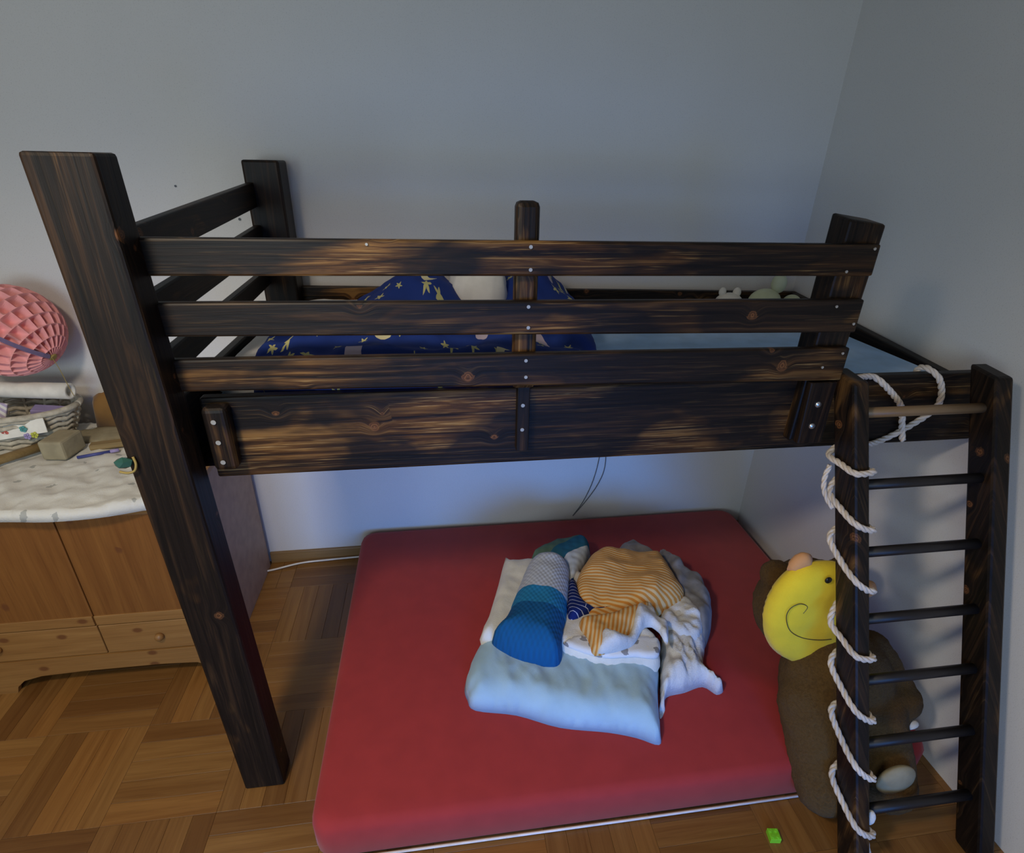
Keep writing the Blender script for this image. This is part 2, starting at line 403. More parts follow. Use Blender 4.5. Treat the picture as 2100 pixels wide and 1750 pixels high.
def puff(name, outline, z, h, mat, parent=None, **k):
    cx = sum(p[0] for p in outline) / len(outline); cy = sum(p[1] for p in outline) / len(outline)
    return obj(name, puff_bm(outline, h, c=(cx, cy), **k), mat, parent, (cx, cy, z), True)
def sphere_bm(r, seg=24, ring=16, sc=(1, 1, 1)):
    bm = bmesh.new(); bmesh.ops.create_uvsphere(bm, u_segments=seg, v_segments=ring, radius=r); bmesh.ops.scale(bm, vec=sc, verts=bm.verts); return bm
def disc_bm(r, h, axis='Y', seg=14):
    bm = bmesh.new(); bmesh.ops.create_cone(bm, cap_ends=True, segments=seg, radius1=r * .75, radius2=r, depth=h)
    m = {'Y': Matrix.Rotation(PI / 2, 3, 'X'), 'X': Matrix.Rotation(PI / 2, 3, 'Y'), 'Z': Matrix.Identity(3)}[axis]
    bmesh.ops.rotate(bm, cent=(0, 0, 0), matrix=m, verts=bm.verts); return bm

# ------------------------------------------------------------------ room shell
fl = struct(box('floor', (XL, YF, -.06), (WX, WY, -.012), 'pX', None, 0))
B = .336; GX, GY = -.741, -.060
strip = {}
for k, (a, b) in enumerate(((B - .0006, B / 5 - .0006), (B / 5 - .0006, B - .0006))):
    bm = box_bm(a, b, .012, .0006, 1); me = bpy.data.meshes.new('parquet_strip'); bm.to_mesh(me); bm.free()
    me.materials.append(M['pX'] if k == 0 else M['pY']); strip[k] = me
rest = bmesh.new(); nst = 0
for i in range(-5, 10):
    for j in range(-10, 4):
        x0, y0 = GX + i * B, GY + j * B
        if x0 > WX or y0 > WY or x0 + B < XL or y0 + B < YF: continue
        shown = (x0 < .27 and -1.0 < y0 and x0 > -1.45 and not (x0 + B < -.2 and y0 > .62)) or (-.75 < y0 < -.2 and x0 > .2)
        along_y = (i + j) % 2 == 0
        for s in range(5):
            cx, cy = (x0 + (s + .5) * B / 5, y0 + B / 2) if along_y else (x0 + B / 2, y0 + (s + .5) * B / 5)
            hx, hy = (B / 10, B / 2) if along_y else (B / 2, B / 10)
            ax, bx = max(cx - hx, XL), min(cx + hx, WX); ay, by = max(cy - hy, YF), min(cy + hy, WY)
            if bx - ax < .004 or by - ay < .004: continue
            whole = bx - ax > 2 * hx - .001 and by - ay > 2 * hy - .001
            if shown and nst < 300 and whole:
                o = obj('parquet_strip', strip[1 if along_y else 0], None, fl, (cx, cy, -.006)); nst += 1
            else:
                r = bmesh.ops.create_cube(rest, size=1)['verts']
                bmesh.ops.scale(rest, vec=(bx - ax - .0012, by - ay - .0012, .012), verts=r); bmesh.ops.translate(rest, vec=((ax + bx) / 2, (ay + by) / 2, -.006), verts=r)
o = obj('parquet_field', rest, 'pX', fl); o['kind'] = 'stuff'
wb = struct(box('wall_back', (XL - .1, WY, -.06), (WX + .1, WY + .1, ZC), 'wall', None, 0))
for (x, z, r) in ((-.251, 1.747, .004), (-.049, 1.634, .005)):
    obj('wall_mark', disc_bm(r, .003), 'string', wb, (x, WY - .001, z))  # small dark marks on the wall, shaped as flat discs
struct(box('wall_left', (XL - .1, YF, -.06), (XL, WY, ZC), 'wall', None, 0))
struct(box('ceiling', (XL - .1, YF - .1, ZC), (WX + .1, WY + .1, ZC + .1), 'ceil', None, 0))
struct(box('wall_right', (WX, YF, -.06), (WX + .1, WY, ZC), 'wall', None, 0))
bm = bmesh.new()
for lo, hi in (((XL - .1, -.06), (-1.4, ZC)), ((-1.4, -.06), (.2, 1.1)), ((-1.4, 2.2), (.2, ZC)), ((.2, -.06), (.3, ZC)), ((1.8, -.06), (WX + .1, ZC)), ((.3, 2.05), (1.8, ZC)), ((.3, -.06), (1.8, .06))):
    r = bmesh.ops.create_cube(bm, size=1)['verts']; bmesh.ops.scale(bm, vec=(hi[0] - lo[0], .1, hi[1] - lo[1]), verts=r)
    bmesh.ops.translate(bm, vec=((lo[0] + hi[0]) / 2, YF - .05, (lo[1] + hi[1]) / 2), verts=r)
struct(obj('wall_front', bm, 'wall'))
wn = struct(thing('window_1', '', '', (1.05, YF - .05, .06)))
del wn['category']; del wn['label']
for lo, hi in (((.3, .06), (.36, 2.05)), ((1.74, .06), (1.8, 2.05)), ((.36, .06), (1.74, .12)), ((.36, 1.99), (1.74, 2.05)), ((1.02, .12), (1.08, 1.99))):
    box('window_frame', (lo[0], YF - .075, lo[1]), (hi[0], YF - .025, hi[1]), 'steelw', wn, .003)
box('assumed_blind', (.36, YF - .02, 1.22), (1.74, YF - .01, 2.03), 'steelw', wn, .002)  # unseen blind, assumed so that the blue daylight stays low
struct(box('baseboard_back', (-.2, WY - .016, 0), (WX, WY, .062), 'base', None, .003))

# ------------------------------------------------------------------ loft bed
bed = thing('loft_bed', 'dark burnt-wood loft bed with three plank guard rails above a side board', 'bed', (.0, .0, 0))
def screw(parent, x, y, z, r=.0048, mat='screw', nm='screw'):
    obj(nm, disc_bm(r, .004), mat, parent, (x, y - .0012, z))
lx, ly, HP = -.028, -.019, 1.85
pw, pd = .122, .085
post = hexa('corner_post', [(0, 0, 0), (pw, 0, 0), (pw, pd, 0), (0, pd, 0)], [(lx, ly, HP), (lx + pw, ly, HP), (lx + pw, pd + ly, HP), (lx, pd + ly, HP)], 'bZ', bed, .007)
hexa('corner_post', [(.034, 1.01, 1.12), (.157, 1.01, 1.12), (.157, 1.12, 1.12), (.034, 1.12, 1.12)], [(.036, 1.0, 1.84), (.160, 1.0, 1.84), (.160, 1.12, 1.84), (.036, 1.12, 1.84)], 'dark', bed, .008)
# guard rails, front
RY0, RY1 = .055, .078
rails = []
for zl0, zl1, zr0, zr1 in ((1.623, 1.699, 1.613, 1.688), (1.494, 1.568, 1.471, 1.556), (1.366, 1.442, 1.340, 1.431)):
    xa = .088; xb = 1.742
    rl = hexa('guard_rail', [(xa, RY0, zl0), (xb, RY0, zr0), (xb, RY1, zr0), (xa, RY1, zl0)], [(xa, RY0, zl1), (xb, RY0, zr1), (xb, RY1, zr1), (xa, RY1, zl1)], 'bX', bed, .005)
    rails.append(rl)
for r_, pts in ((0, ((.890, 1.682), (.891, 1.633), (1.667, 1.625), (1.725, 1.678), (.539, 1.687))), (1, ((.889, 1.550), (.890, 1.501), (1.667, 1.540), (1.728, 1.495))), (2, ((.887, 1.420), (.888, 1.378), (1.722, 1.417), (1.675, 1.380)))):
    for x, z in pts: screw(rails[r_], x, RY0, z, (.0042 if x > .6 else .003) if x < 1 else .0035)
# middle post behind the rails with a narrow tongue down over the board
mp = hexa('middle_post', [(.860, .079, 1.335), (.918, .079, 1.335), (.918, .125, 1.335), (.860, .125, 1.335)], [(.861, .079, 1.773), (.914, .079, 1.773), (.914, .125, 1.773), (.861, .125, 1.773)], 'bZb', bed, .012)
tg = box('post_tongue', (.874, .086, 1.155), (.906, .112, 1.345), 'dark', bed, .002)
for z in (1.289, 1.220): screw(tg, .888, .086, z, .005)
# short post carrying the rail ends
sp = hexa('short_post', [(1.655, .079, 1.15), (1.742, .079, 1.15), (1.742, .150, 1.15), (1.655, .150, 1.15)], [(1.660, .079, 1.742), (1.760, .079, 1.730), (1.760, .150, 1.738), (1.660, .150, 1.752)], 'bZb', bed, .006)
ba = hexa('bolt_block', [(1.668, .058, 1.150), (1.742, .058, 1.150), (1.742, .079, 1.150), (1.668, .079, 1.150)], [(1.660, .058, 1.335), (1.738, .058, 1.335), (1.738, .079, 1.335), (1.660, .079, 1.335)], 'dark', bed, .004)
for x, z in ((1.697, 1.271), (1.697, 1.206)):
    b = obj('bolt', sphere_bm(.009, 16, 10, (1, .6, 1)), 'bolt', ba, (x, .057, z), True)
# side board: wide plank with bare bottom lip, and its cleat at the left post
sbd = box('side_board', (.108, .108, 1.109), (2.286, .140, 1.328), 'board', bed, .006)
cl = box('cleat', (.082+.04, .066, 1.150), (.158+.02, .108, 1.318), 'dark', bed, .012, 3)
for z in (1.284, 1.230, 1.176): screw(cl, .148, .066, z, .006)
# head end rails (rise slightly to the wall)
for (zf0, zf1, zk0, zk1) in ((1.633, 1.712, 1.690, 1.770), (1.497, 1.573, 1.545, 1.630), (1.375, 1.440, 1.420, 1.475)):
    hexa('head_rail', [(.040, .085, zf0), (.066, .085, zf0), (.066, 1.03, zk0), (.040, 1.03, zk0)], [(.040, .085, zf1), (.066, .085, zf1), (.066, 1.03, zk1), (.040, 1.03, zk1)], 'bY', bed, .004)
box('head_board', (.040, .085, 1.12), (.070, 1.02, 1.33), 'bY', bed, .005)
hexa('back_rail', [(.15, 1.075, 1.20), (2.28, 1.075, 1.20), (2.28, 1.105, 1.20), (.15, 1.105, 1.20)], [(.15, 1.075, 1.395), (2.28, 1.075, 1.352), (2.28, 1.105, 1.352), (.15, 1.105, 1.395)], 'bX', bed, .004)
hexa('foot_rail', [(2.248, .14, 1.16), (2.286, .14, 1.16), (2.286, 1.105, 1.16), (2.248, 1.105, 1.16)], [(2.248, .14, 1.272), (2.286, .14, 1.272), (2.286, 1.105, 1.352), (2.248, 1.105, 1.352)], 'bY', bed, .005)
box('mattress_base', (.07, .14, 1.125), (2.248, 1.075, 1.150), 'bX', bed, .002)
# ------------------------------------------------------------------ bedding
def rounded_slab(name, lo, hi, mat, parent, r, jitter=.004, n=(40, 24)):
    lo, hi = Vector(lo), Vector(hi)
    out = []
    k = r
    for cx, cy, a0 in ((hi.x - k, hi.y - k, 0), (lo.x + k, hi.y - k, PI / 2), (lo.x + k, lo.y + k, PI), (hi.x - k, lo.y + k, 1.5 * PI)):
        for i in range(5): a = a0 + i * PI / 8; out.append((cx + k * math.cos(a), cy + k * math.sin(a)))
    c = (lo + hi) / 2; bm = bmesh.new(); H = hi.z - lo.z; e = min(.03, H * .3)
    prof = [(0, e), (e * .3, e * .3), (e, 0), (H - e, 0), (H - e * .3, e * .3), (H, e)]
    rings = []
    for z, ins in prof:
        rings.append([bm.verts.new(((x - c.x) * (1 - ins / (hi.x - lo.x) * 2), (y - c.y) * (1 - ins / (hi.y - lo.y) * 2), lo.z + z - c.z)) for x, y in out])
    for a, b in zip(rings, rings[1:]):
        for i in range(len(out)): bm.faces.new((a[i], a[(i + 1) % len(out)], b[(i + 1) % len(out)], b[i]))
    bm.faces.new(rings[0][::-1]); bm.faces.new(rings[-1])
    return obj(name, bm, mat, parent, c, True)
mt = rounded_slab('bed_mattress', (.09, .145, 1.151), (2.235, 1.07, 1.285), 'sheet', None, .05)
tag(mt, 'mattress with pale blue fitted sheet lying in the loft bed', 'mattress')
pl = puff('pillow', [(.10, .26), (.30, .22), (.50, .27), (.52, .60), (.50, 1.0), (.30, 1.04), (.13, 1.0), (.10, .62)], 1.286, .085, 'white', None, edge=.12, step=.025, wr=.012, wscale=7, seed=3, under=0)
tag(pl, 'crumpled white pillow at the head of the loft bed', 'pillow')
def dtop(x, y):
    g = lambda cx, cy, sx, sy, a: a * math.exp(-((x - cx) / sx) ** 2 - ((y - cy) / sy) ** 2)
    return g(.62, .86, .15, .20, .13) + g(1.03, .90, .13, .16, .125) + g(.36, .45, .18, .2, .06) + g(.75, .38, .30, .13, .05) - g(.83, .82, .06, .2, .04) + g(1.1, .5, .1, .2, .03) + g(.62, .17, .34, .07, .035)
dv = puff('bed_duvet', [(.17, .30), (.25, .16), (.5, .125), (.75, .12), (.98, .13), (1.10, .20), (1.17, .38), (1.19, .6), (1.24, .85), (1.2, 1.02), (1.0, 1.06), (.7, 1.06), (.46, 1.05), (.36, .88), (.27, .65), (.19, .45)], 1.287, .085, 'star', None, edge=.07, step=.017, wr=.022, wscale=7, seed=1, top=dtop, under=0)
tag(dv, 'rumpled navy duvet printed with yellow stars and moons on the loft bed', 'duvet')
ln_ = puff('lining', [(.74, .80), (.82, .74), (.92, .76), (.95, .86), (.94, 1.0), (.86, 1.04), (.76, 1.0), (.72, .9)], 1.40, .105, 'white', dv, edge=.06, step=.016, wr=.02, wscale=11, seed=5, under=.3)
ln_['label'] = 'white inner side of the duvet turned out'
# soft toys at the far end of the bed
def toy(label, x, y, zb, parts, mat, nm='soft_toy'):
    t_ = thing(nm, label, 'soft toy', (x, y, zb))
    for pn, dx, dy, dz, r, sc in parts:
        obj(pn, sphere_bm(r, 16, 12, sc), mat, t_, (x + dx, y + dy, zb + dz), True)
    return t_
toy('small whitish soft toy lying low by the back rail of the loft bed', 1.91, .99, 1.287, (('body', 0, 0, .045, .05, (1.2, .8, .8)), ('ear', -.035, 0, .088, .016, (1, .7, 1.2)), ('ear', .03, 0, .085, .018, (1, .7, 1.2))), 'cream')
toy('pale green soft toy with upright head in the far corner of the loft bed', 2.09, .97, 1.287, (('body', -.03, 0, .05, .055, (1.3, .8, 1)), ('head', .02, 0, .125, .032, (1, .9, 1.25)), ('paw', .09, -.01, .045, .035, (1.1, 1, 1))), 'palegreen')

# ------------------------------------------------------------------ ladder
lad = thing('ladder', 'dark wooden ladder leaning against the right end of the loft bed', 'ladder', (2.0, -.43, 0))
ZT = 1.362
LB = dict(xb=1.792, xt=1.742, w=.046, dep=.085, yb=-.42, yt=.098)
RB = dict(xb=2.188, xt=2.165, w=.054, dep=.085, yb=-.42, yt=.098)
def st_pt(s, t_, cx, cy):     # point on a stile: t 0..1 up, cx 0 left..1 right, cy 0 back..1 front
    return Vector((s['xb'] + (s['xt'] - s['xb']) * t_ + s['w'] * cx, s['yb'] + (s['yt'] - s['yb']) * t_ - s['dep'] * cy, ZT * t_))
for s_ in (LB, RB):
    bot = [st_pt(s_, 0, 0, 1), st_pt(s_, 0, 1, 1), st_pt(s_, 0, 1, 0), st_pt(s_, 0, 0, 0)]
    top = [st_pt(s_, .992, 0, 1), st_pt(s_, .992, 1, 1), st_pt(s_, 1, 1, 0), st_pt(s_, 1, 0, 0)]
    hexa('stile', bot, top, 'bZb' if s_ is LB else 'bZ', lad, .008)
for k, tt in enumerate((.925, .790, .660, .528, .405, .275, .135)):
    a = st_pt(LB, tt, .9, .5); b = st_pt(RB, tt, .35, .5)
    tube('rung', [a, a.lerp(b, .5), b], .0145, 'rungpale' if k == 0 else 'rung', lad, 14)

# ------------------------------------------------------------------ rope wound round the ladder's left stile
def rope_obj(name, pts, rad, parent=None, mat='ropem', pitch=.062):
    P = [Vector(p) for p in pts]; c = P[0].copy(); bm = bmesh.new()
    # resample evenly
    L = [0]
    for a, b in zip(P, P[1:]): L.append(L[-1] + (b - a).length)
    n = int(L[-1] / .006) + 2; Q = []; j = 0
    for i in range(n):
        d = L[-1] * i / (n - 1)
        while j < len(L) - 2 and L[j + 1] < d: j += 1
        s = (d - L[j]) / max(1e-9, L[j + 1] - L[j]); Q.append(P[j].lerp(P[j + 1], s))
    px = None; F = []
    for i in range(n):
        d = (Q[min(i + 1, n - 1)] - Q[max(i - 1, 0)]).normalized()
        if px is None: px = frame_of(d)[0]
        px = (px - d * px.dot(d)).normalized(); F.append((px.copy(), d.cross(px)))
    for k in range(3):
        strand = []
        for i in range(n):
            a = 2 * PI * (k / 3 + L[-1] * i / (n - 1) / pitch)
            strand.append(Q[i] - c + (F[i][0] * math.cos(a) + F[i][1] * math.sin(a)) * rad * .5)
        tube_into(bm, strand, rad * .56, 6)
    return obj(name, bm, mat, parent, c, True)
wraps = [(.832, .831), (.762, .723), (.670, .606), (.504, .477), (.417, .353), (.315, .235), (.180, .117)]
g = .11
path = [(2.056, .150, 1.30), (2.056, .142, 1.335), (2.060, .115, 1.342), (2.085, .096, 1.318), (2.110, .094, 1.268), (2.104, .094, 1.222), (2.030, .095, 1.162), (1.945, .097, 1.118)]
path += [st_pt(LB, .845, 1.1, -.14), st_pt(LB, .845, .5, -.18)]
for k, (a, b) in enumerate(wraps):
    path += [st_pt(LB, a, -.17, -.08), st_pt(LB, (a * .6 + b * .4), -.17, .5), st_pt(LB, (a * .4 + b * .6), -.10, 1.08), st_pt(LB, (a * .12 + b * .88), .6, 1.12), st_pt(LB, b, 1.16, 1.0)]
    if k < 6:
        a2 = wraps[k + 1][0]
        path += [st_pt(LB, b * .7 + a2 * .3, 1.16, .2), st_pt(LB, b * .4 + a2 * .6, .6, -.12)]
path += [st_pt(LB, .112, 1.18, .8), st_pt(LB, .09, 1.22, .6), st_pt(LB, .06, 1.2, .7), st_pt(LB, .03, 1.2, .8)]
rp = thing('rope', 'white twisted rope spiralling down the left stile of the ladder', 'rope', path[0])
rope_obj('twisted_line', spline(path, 7), .0088, rp)
rope_obj('free_end', spline([st_pt(LB, .985, 1.1, .3), (1.870, .095, 1.332), (1.905, .082, 1.310), (1.975, .086, 1.252), (2.000, .090, 1.215), (2.018, .092, 1.17), (2.038, .094, 1.125)], 7), .0088, rp)
lp = [st_pt(LB, .815, -.2, .0), st_pt(LB, .79, -.42, -.1), st_pt(LB, .765, -.5, -.1), st_pt(LB, .745, -.35, 0), st_pt(LB, .735, -.17, .1)]
rope_obj('slack_loop', spline(lp, 7), .007, rp)
kn = obj('knot', sphere_bm(.016, 16, 12, (.8, .9, 1.7)), 'towel', rp, st_pt(LB, .135, 1.3, .75), True)
kn['label'] = 'pale blue-white knotted tape at the lower end of the rope'

# ------------------------------------------------------------------ red floor mattress
fm = thing('floor_mattress', 'wide red foam mattress lying on the parquet under the loft bed', 'mattress', (1.23, .45, 0))
rounded_slab('foam_body', (.262, -.245, .004), (2.225, 1.135, .165), 'red', fm, .06)
tube('zip_edge', [(.34, -.246, .012), (1.2, -.248, .012), (2.15, -.246, .012)], .004, 'redtrim', fm, 8)

# ------------------------------------------------------------------ heap of bedding on the mattress
PILE = {
  'duvet': [(0.722,0.163), (0.729,0.113), (0.754,0.070), (0.890,0.035), (1.026,-0.026), (1.180,-0.062), (1.268,-0.092), (1.332,-0.123), (1.353,-0.081), (1.386,0.024), (1.454,0.205), (1.399,0.332), (1.234,0.457), (0.916,0.494), (0.837,0.410), (0.793,0.334), (0.749,0.244)],
  'white': [(0.937,0.739), (0.963,0.702), (1.028,0.702), (1.113,0.686), (1.261,0.574), (1.424,0.256), (1.440,0.188), (1.404,0.097), (1.315,0.108), (1.211,0.116), (1.132,0.150), (1.070,0.188), (0.920,0.250), (0.791,0.288), (0.826,0.395), (0.853,0.476), (0.889,0.586)],
  'knit': [(0.997,0.580), (1.039,0.647), (1.095,0.663), (1.156,0.647), (1.192,0.588), (1.176,0.485), (1.137,0.354), (1.089,0.226), (1.056,0.140), (1.004,0.138), (0.909,0.181), (0.834,0.249), (0.841,0.285), (0.887,0.337), (0.938,0.451)],
  'check': [(1.048,0.723), (1.154,0.788), (1.225,0.798), (1.297,0.812), (1.333,0.754), (1.303,0.677), (1.233,0.557), (1.181,0.447), (1.167,0.491), (1.168,0.643), (1.079,0.686)],
  'orange': [(1.297,0.651), (1.373,0.687), (1.500,0.666), (1.606,0.647), (1.624,0.608), (1.622,0.497), (1.637,0.421), (1.619,0.381), (1.579,0.350), (1.436,0.314), (1.355,0.303), (1.256,0.289), (1.210,0.292), (1.180,0.346), (1.175,0.418), (1.208,0.529)],
  'tail': [(1.160,0.286), (1.280,0.297), (1.377,0.328), (1.450,0.338), (1.422,0.266), (1.344,0.204), (1.273,0.156), (1.180,0.130), (1.168,0.197)],
  'towel': [(1.191,0.130), (1.197,0.163), (1.224,0.204), (1.269,0.185), (1.321,0.197), (1.362,0.270), (1.400,0.328), (1.439,0.350), (1.460,0.321), (1.462,0.266), (1.484,0.234), (1.444,0.138), (1.436,0.198), (1.414,0.228), (1.378,0.214), (1.328,0.156), (1.267,0.133)],
  'navy': [(1.166,0.502), (1.198,0.499), (1.202,0.393), (1.241,0.342), (1.312,0.344), (1.295,0.315), (1.211,0.315), (1.121,0.306)],
  'grey': [(1.652,0.739), (1.698,0.702), (1.725,0.634), (1.747,0.556), (1.769,0.531), (1.766,0.427), (1.739,0.346), (1.689,0.269), (1.636,0.217), (1.612,0.283), (1.603,0.403), (1.603,0.504)],
  'muslin': [(1.491,0.277), (1.529,0.336), (1.580,0.396), (1.670,0.447), (1.684,0.384), (1.684,0.317), (1.657,0.233), (1.608,0.146), (1.593,0.100), (1.637,0.047), (1.605,0.029), (1.569,0.065), (1.493,0.050), (1.421,0.039), (1.398,-0.008), (1.370,-0.034), (1.399,0.046), (1.443,0.166)],
}
MZ = .166
o = puff('folded_duvet', PILE['duvet'], MZ, .095, 'lblue', edge=.075, step=.012, wr=.010, wscale=9, seed=2, stretch=(1.7, .7), under=0)
tag(o, 'light blue folded quilt at the front of the heap on the red mattress', 'quilt')
wh = puff('folded_blanket', PILE['white'], MZ + .07, .065, 'cream', edge=.05, step=.013, wr=.009, wscale=9, seed=6, under=1.0)
tag(wh, 'off-white folded blanket spread over the light blue quilt', 'blanket')
o = puff('printed_border', [(1.080, .205), (1.13, .162), (1.21, .125), (1.315, .116), (1.398, .105), (1.430, .185), (1.36, .20), (1.24, .205), (1.15, .235)], MZ + .128, .012, 'animal', wh, edge=.012, step=.012, wr=.003, seed=8, under=1.0)
o['label'] = 'white border printed with small grey animals'
o = puff('checked_cloth', PILE['check'], MZ + .07, .085, band_mat('teal_check', (.5, -.87, 0), [(0, (.45, .48, .42)), (.18, (.10, .18, .14)), (.34, (.02, .12, .20)), (.48, (.55, .58, .60)), (.72, (.02, .10, .16)), (.86, (.012, .02, .12))], lo=-.22, hi=.26, rib=140), edge=.04, step=.012, wr=.012, seed=9, under=.8)
tag(o, 'teal and white patterned cloth at the back of the heap', 'cloth')
ax = Vector((1.12 - .96, .64 - .17, 0)).normalized()
o = puff('knitted_blanket', PILE['knit'], MZ + .10, .12, band_mat('knit_bands', (-ax.x, -ax.y, 0), [(0, (.56, .58, .62)), (.50, (.02, .22, .44)), (.66, (.006, .10, .27))], lo=-.28, hi=.26, rib=330), edge=.085, step=.011, wr=.006, wscale=8, seed=4, under=.3)
tag(o, 'rolled knitted baby blanket in white, bright blue and petrol bands', 'blanket')
NAVY = stripe_mat('navy_dashes', (.85, .5, 0), 330, (.006, .014, .10), (.006, .014, .10))
t = NT('navy_dash_print'); v_ = t.coord('Object', (1, 1, 1), (0, 0, .5))
br = t.n('ShaderNodeTexBrick'); t.l(v_, br.inputs['Vector']); br.inputs['Color1'].default_value = (.006, .016, .11, 1); br.inputs['Color2'].default_value = (.006, .016, .11, 1); br.inputs['Mortar'].default_value = (.45, .45, .55, 1)
br.inputs['Scale'].default_value = 1; br.inputs['Brick Width'].default_value = .6; br.inputs['Row Height'].default_value = .018; br.inputs['Mortar Size'].default_value = .0012
t.l(br.outputs['Color'], t.b.inputs['Base Color']); t.rough(.9, .2)
o = puff('navy_cloth', PILE['navy'], MZ + .125, .045, t.m, edge=.03, step=.011, wr=.004, seed=11, under=.5)
tag(o, 'navy cloth with white dashed lines between knitted and orange blankets', 'cloth')
OR = stripe_mat('orange_stripes', (.32, .95, 0), 440, (.62, .25, .045), (.72, .50, .24), .035)
OR2 = stripe_mat('orange_stripes_turned', (.93, -.36, 0), 400, (.62, .25, .045), (.72, .50, .24), .035)
def otop(x, y): return .03 * math.exp(-((x - 1.40) / .16) ** 2 - ((y - .47) / .12) ** 2) + .012 * math.sin(18 * (x - y * .9))
o = puff('striped_blanket', PILE['orange'], MZ + .095, .08, OR, edge=.06, step=.011, wr=.012, wscale=8, seed=12, top=otop, under=.5)
tag(o, 'orange and cream striped blanket crumpled on top of the heap', 'blanket')
tl = puff('folded_tail', PILE['tail'], MZ + .135, .045, OR2, o, edge=.035, step=.011, wr=.008, wscale=12, seed=13, under=.5)
tl['label'] = 'hanging tail of the striped blanket'
def ttop(x, y): return .02 * math.sin(40 * x + 12 * y)
tw = puff('white_towel', PILE['towel'], MZ + .145, .040, 'towel', edge=.022, step=.009, wr=.008, wscale=16, seed=14, top=ttop, under=.4)
tag(tw, 'white terry cloth with raised hem lying along the striped blanket', 'towel')
gr = puff('grey_fleece', PILE['grey'], MZ + .0, .125, 'grey', edge=.06, step=.012, wr=.025, wscale=12, seed=15, under=0)
tag(gr, 'crumpled grey fleece at the right edge of the heap', 'fleece')
puff('rear_fold', [(1.472, .777), (1.522, .808), (1.568, .803), (1.60, .73), (1.64, .70), (1.62, .62), (1.50, .62), (1.45, .69)], MZ, .115, 'grey', gr, edge=.05, step=.012, wr=.02, seed=16, under=0)
mu = puff('muslin_cloth', PILE['muslin'], MZ + .0, .085, 'towel', edge=.05, step=.010, wr=.026, wscale=15, seed=17, stretch=(1.6, .7), under=0)
tag(mu, 'white muslin cloth with a loose corner right of the light blue quilt', 'cloth')
puff('fold', [(1.49, .30), (1.53, .37), (1.60, .41), (1.66, .38), (1.66, .28), (1.60, .20), (1.53, .22)], MZ + .06, .06, 'towel', mu, edge=.04, step=.010, wr=.022, wscale=16, seed=18, under=.5)

# ------------------------------------------------------------------ teddy bear and duck cushion
def blob_mesh(name, balls, voxel=.012):
    """one continuous surface out of overlapping ellipsoids / capsules"""
    bm = bmesh.new()
    for b in balls:
        if b[0] == 's':
            _, c_, r_ = b
            vs = bmesh.ops.create_uvsphere(bm, u_segments=24, v_segments=16, radius=1)['verts']
            bmesh.ops.scale(bm, vec=r_ if isinstance(r_, tuple) else (r_,) * 3, verts=vs); bmesh.ops.translate(bm, vec=c_, verts=vs)
        else:
            _, a, c_, ra, rb = b
            a, c_ = Vector(a), Vector(c_)
            for k in range(9):
                s = k / 8; vs = bmesh.ops.create_uvsphere(bm, u_segments=18, v_segments=12, radius=ra + (rb - ra) * s)['verts']
                bmesh.ops.translate(bm, vec=a.lerp(c_, s), verts=vs)
    me = bpy.data.meshes.new(name); bm.to_mesh(me); bm.free()
    o_ = bpy.data.objects.new('tmp', me); COL.objects.link(o_)
    md = o_.modifiers.new('r', 'REMESH'); md.mode = 'VOXEL'; md.voxel_size = voxel
    m2 = o_.modifiers.new('s', 'SMOOTH'); m2.iterations = 8; m2.factor = .5
    dg = bpy.context.evaluated_depsgraph_get(); me2 = bpy.data.meshes.new_from_object(o_.evaluated_get(dg))
    bpy.data.objects.remove(o_); bpy.data.meshes.remove(me); me2.name = name
    for p in me2.polygons: p.use_smooth = True
    for v in me2.vertices:
        k = noise.noise(v.co * 60) * .004 + noise.noise(v.co * 24) * .004
        v.co += v.normal * k
    return me2
BX, BY, BZ = 1.93, -.10, .165
bear = thing('teddy_bear', 'large brown teddy bear slumped at the mattress corner behind the ladder', 'teddy bear', (BX, BY, BZ))
bl = [('s', (.0, .02, .17), (.175, .15, .175)), ('c', (-.11, -.03, .14), (-.125, -.185, -.04), .10, .085), ('c', (.09, -.06, .12), (.085, -.20, -.045), .095, .085),
      ('c', (.14, .06, .24), (.185, -.06, .14), .065, .062)]
me = blob_mesh('body', bl); me.materials.clear(); me.materials.append(M['fur'])
obj('body', me, None, bear, (BX, BY, BZ))
HX, HY, HZ = BX + .0, BY + .21, BZ + .30
me = blob_mesh('head', [('s', (0, 0, 0), (.19, .16, .175)), ('s', (-.135, .03, .13), .055), ('s', (.135, .03, .13), .055)]); me.materials.clear(); me.materials.append(M['fur'])
hd = obj('head', me, None, bear, (HX, HY, HZ))
obj('muzzle', sphere_bm(.07, 20, 14, (1, .7, .8)), 'tan', hd, (HX, HY - .14, HZ - .04), True)
obj('nose', sphere_bm(.02, 14, 10, (1.2, .7, .8)), 'blackp', hd, (HX, HY - .185, HZ - .02), True)
for s in (-1, 1): obj('eye', sphere_bm(.012, 12, 8), 'blackp', hd, (HX + s * .07, HY - .135, HZ + .05), True)
sl = obj('foot_sole', sphere_bm(.072, 20, 12, (.85, .30, .85)), 'felt', bear, (BX + .050, BY - .240, BZ + .045), True); sl['label'] = 'beige sole of the foot'
sl = obj('paw_cuff', sphere_bm(.036, 18, 10, (1.0, .5, .35)), 'cream', bear, (BX + .175, BY - .118, BZ + .105), True); sl['label'] = 'cream band on the paw'
DK = [(1.826, .791), (1.738, .791), (1.685, .754), (1.653, .69), (1.645, .602), (1.673, .505), (1.736, .421), (1.84, .357), (1.955, .33), (2.02, .36), (2.04, .445), (2.01, .55), (1.955, .677), (1.895, .757)]
dcx, dcz, dcy = 1.84, .57, -.03
dk = thing('duck_cushion', 'flat yellow duck-shaped cushion leaning on the teddy bear', 'cushion', (dcx, dcy, .33))
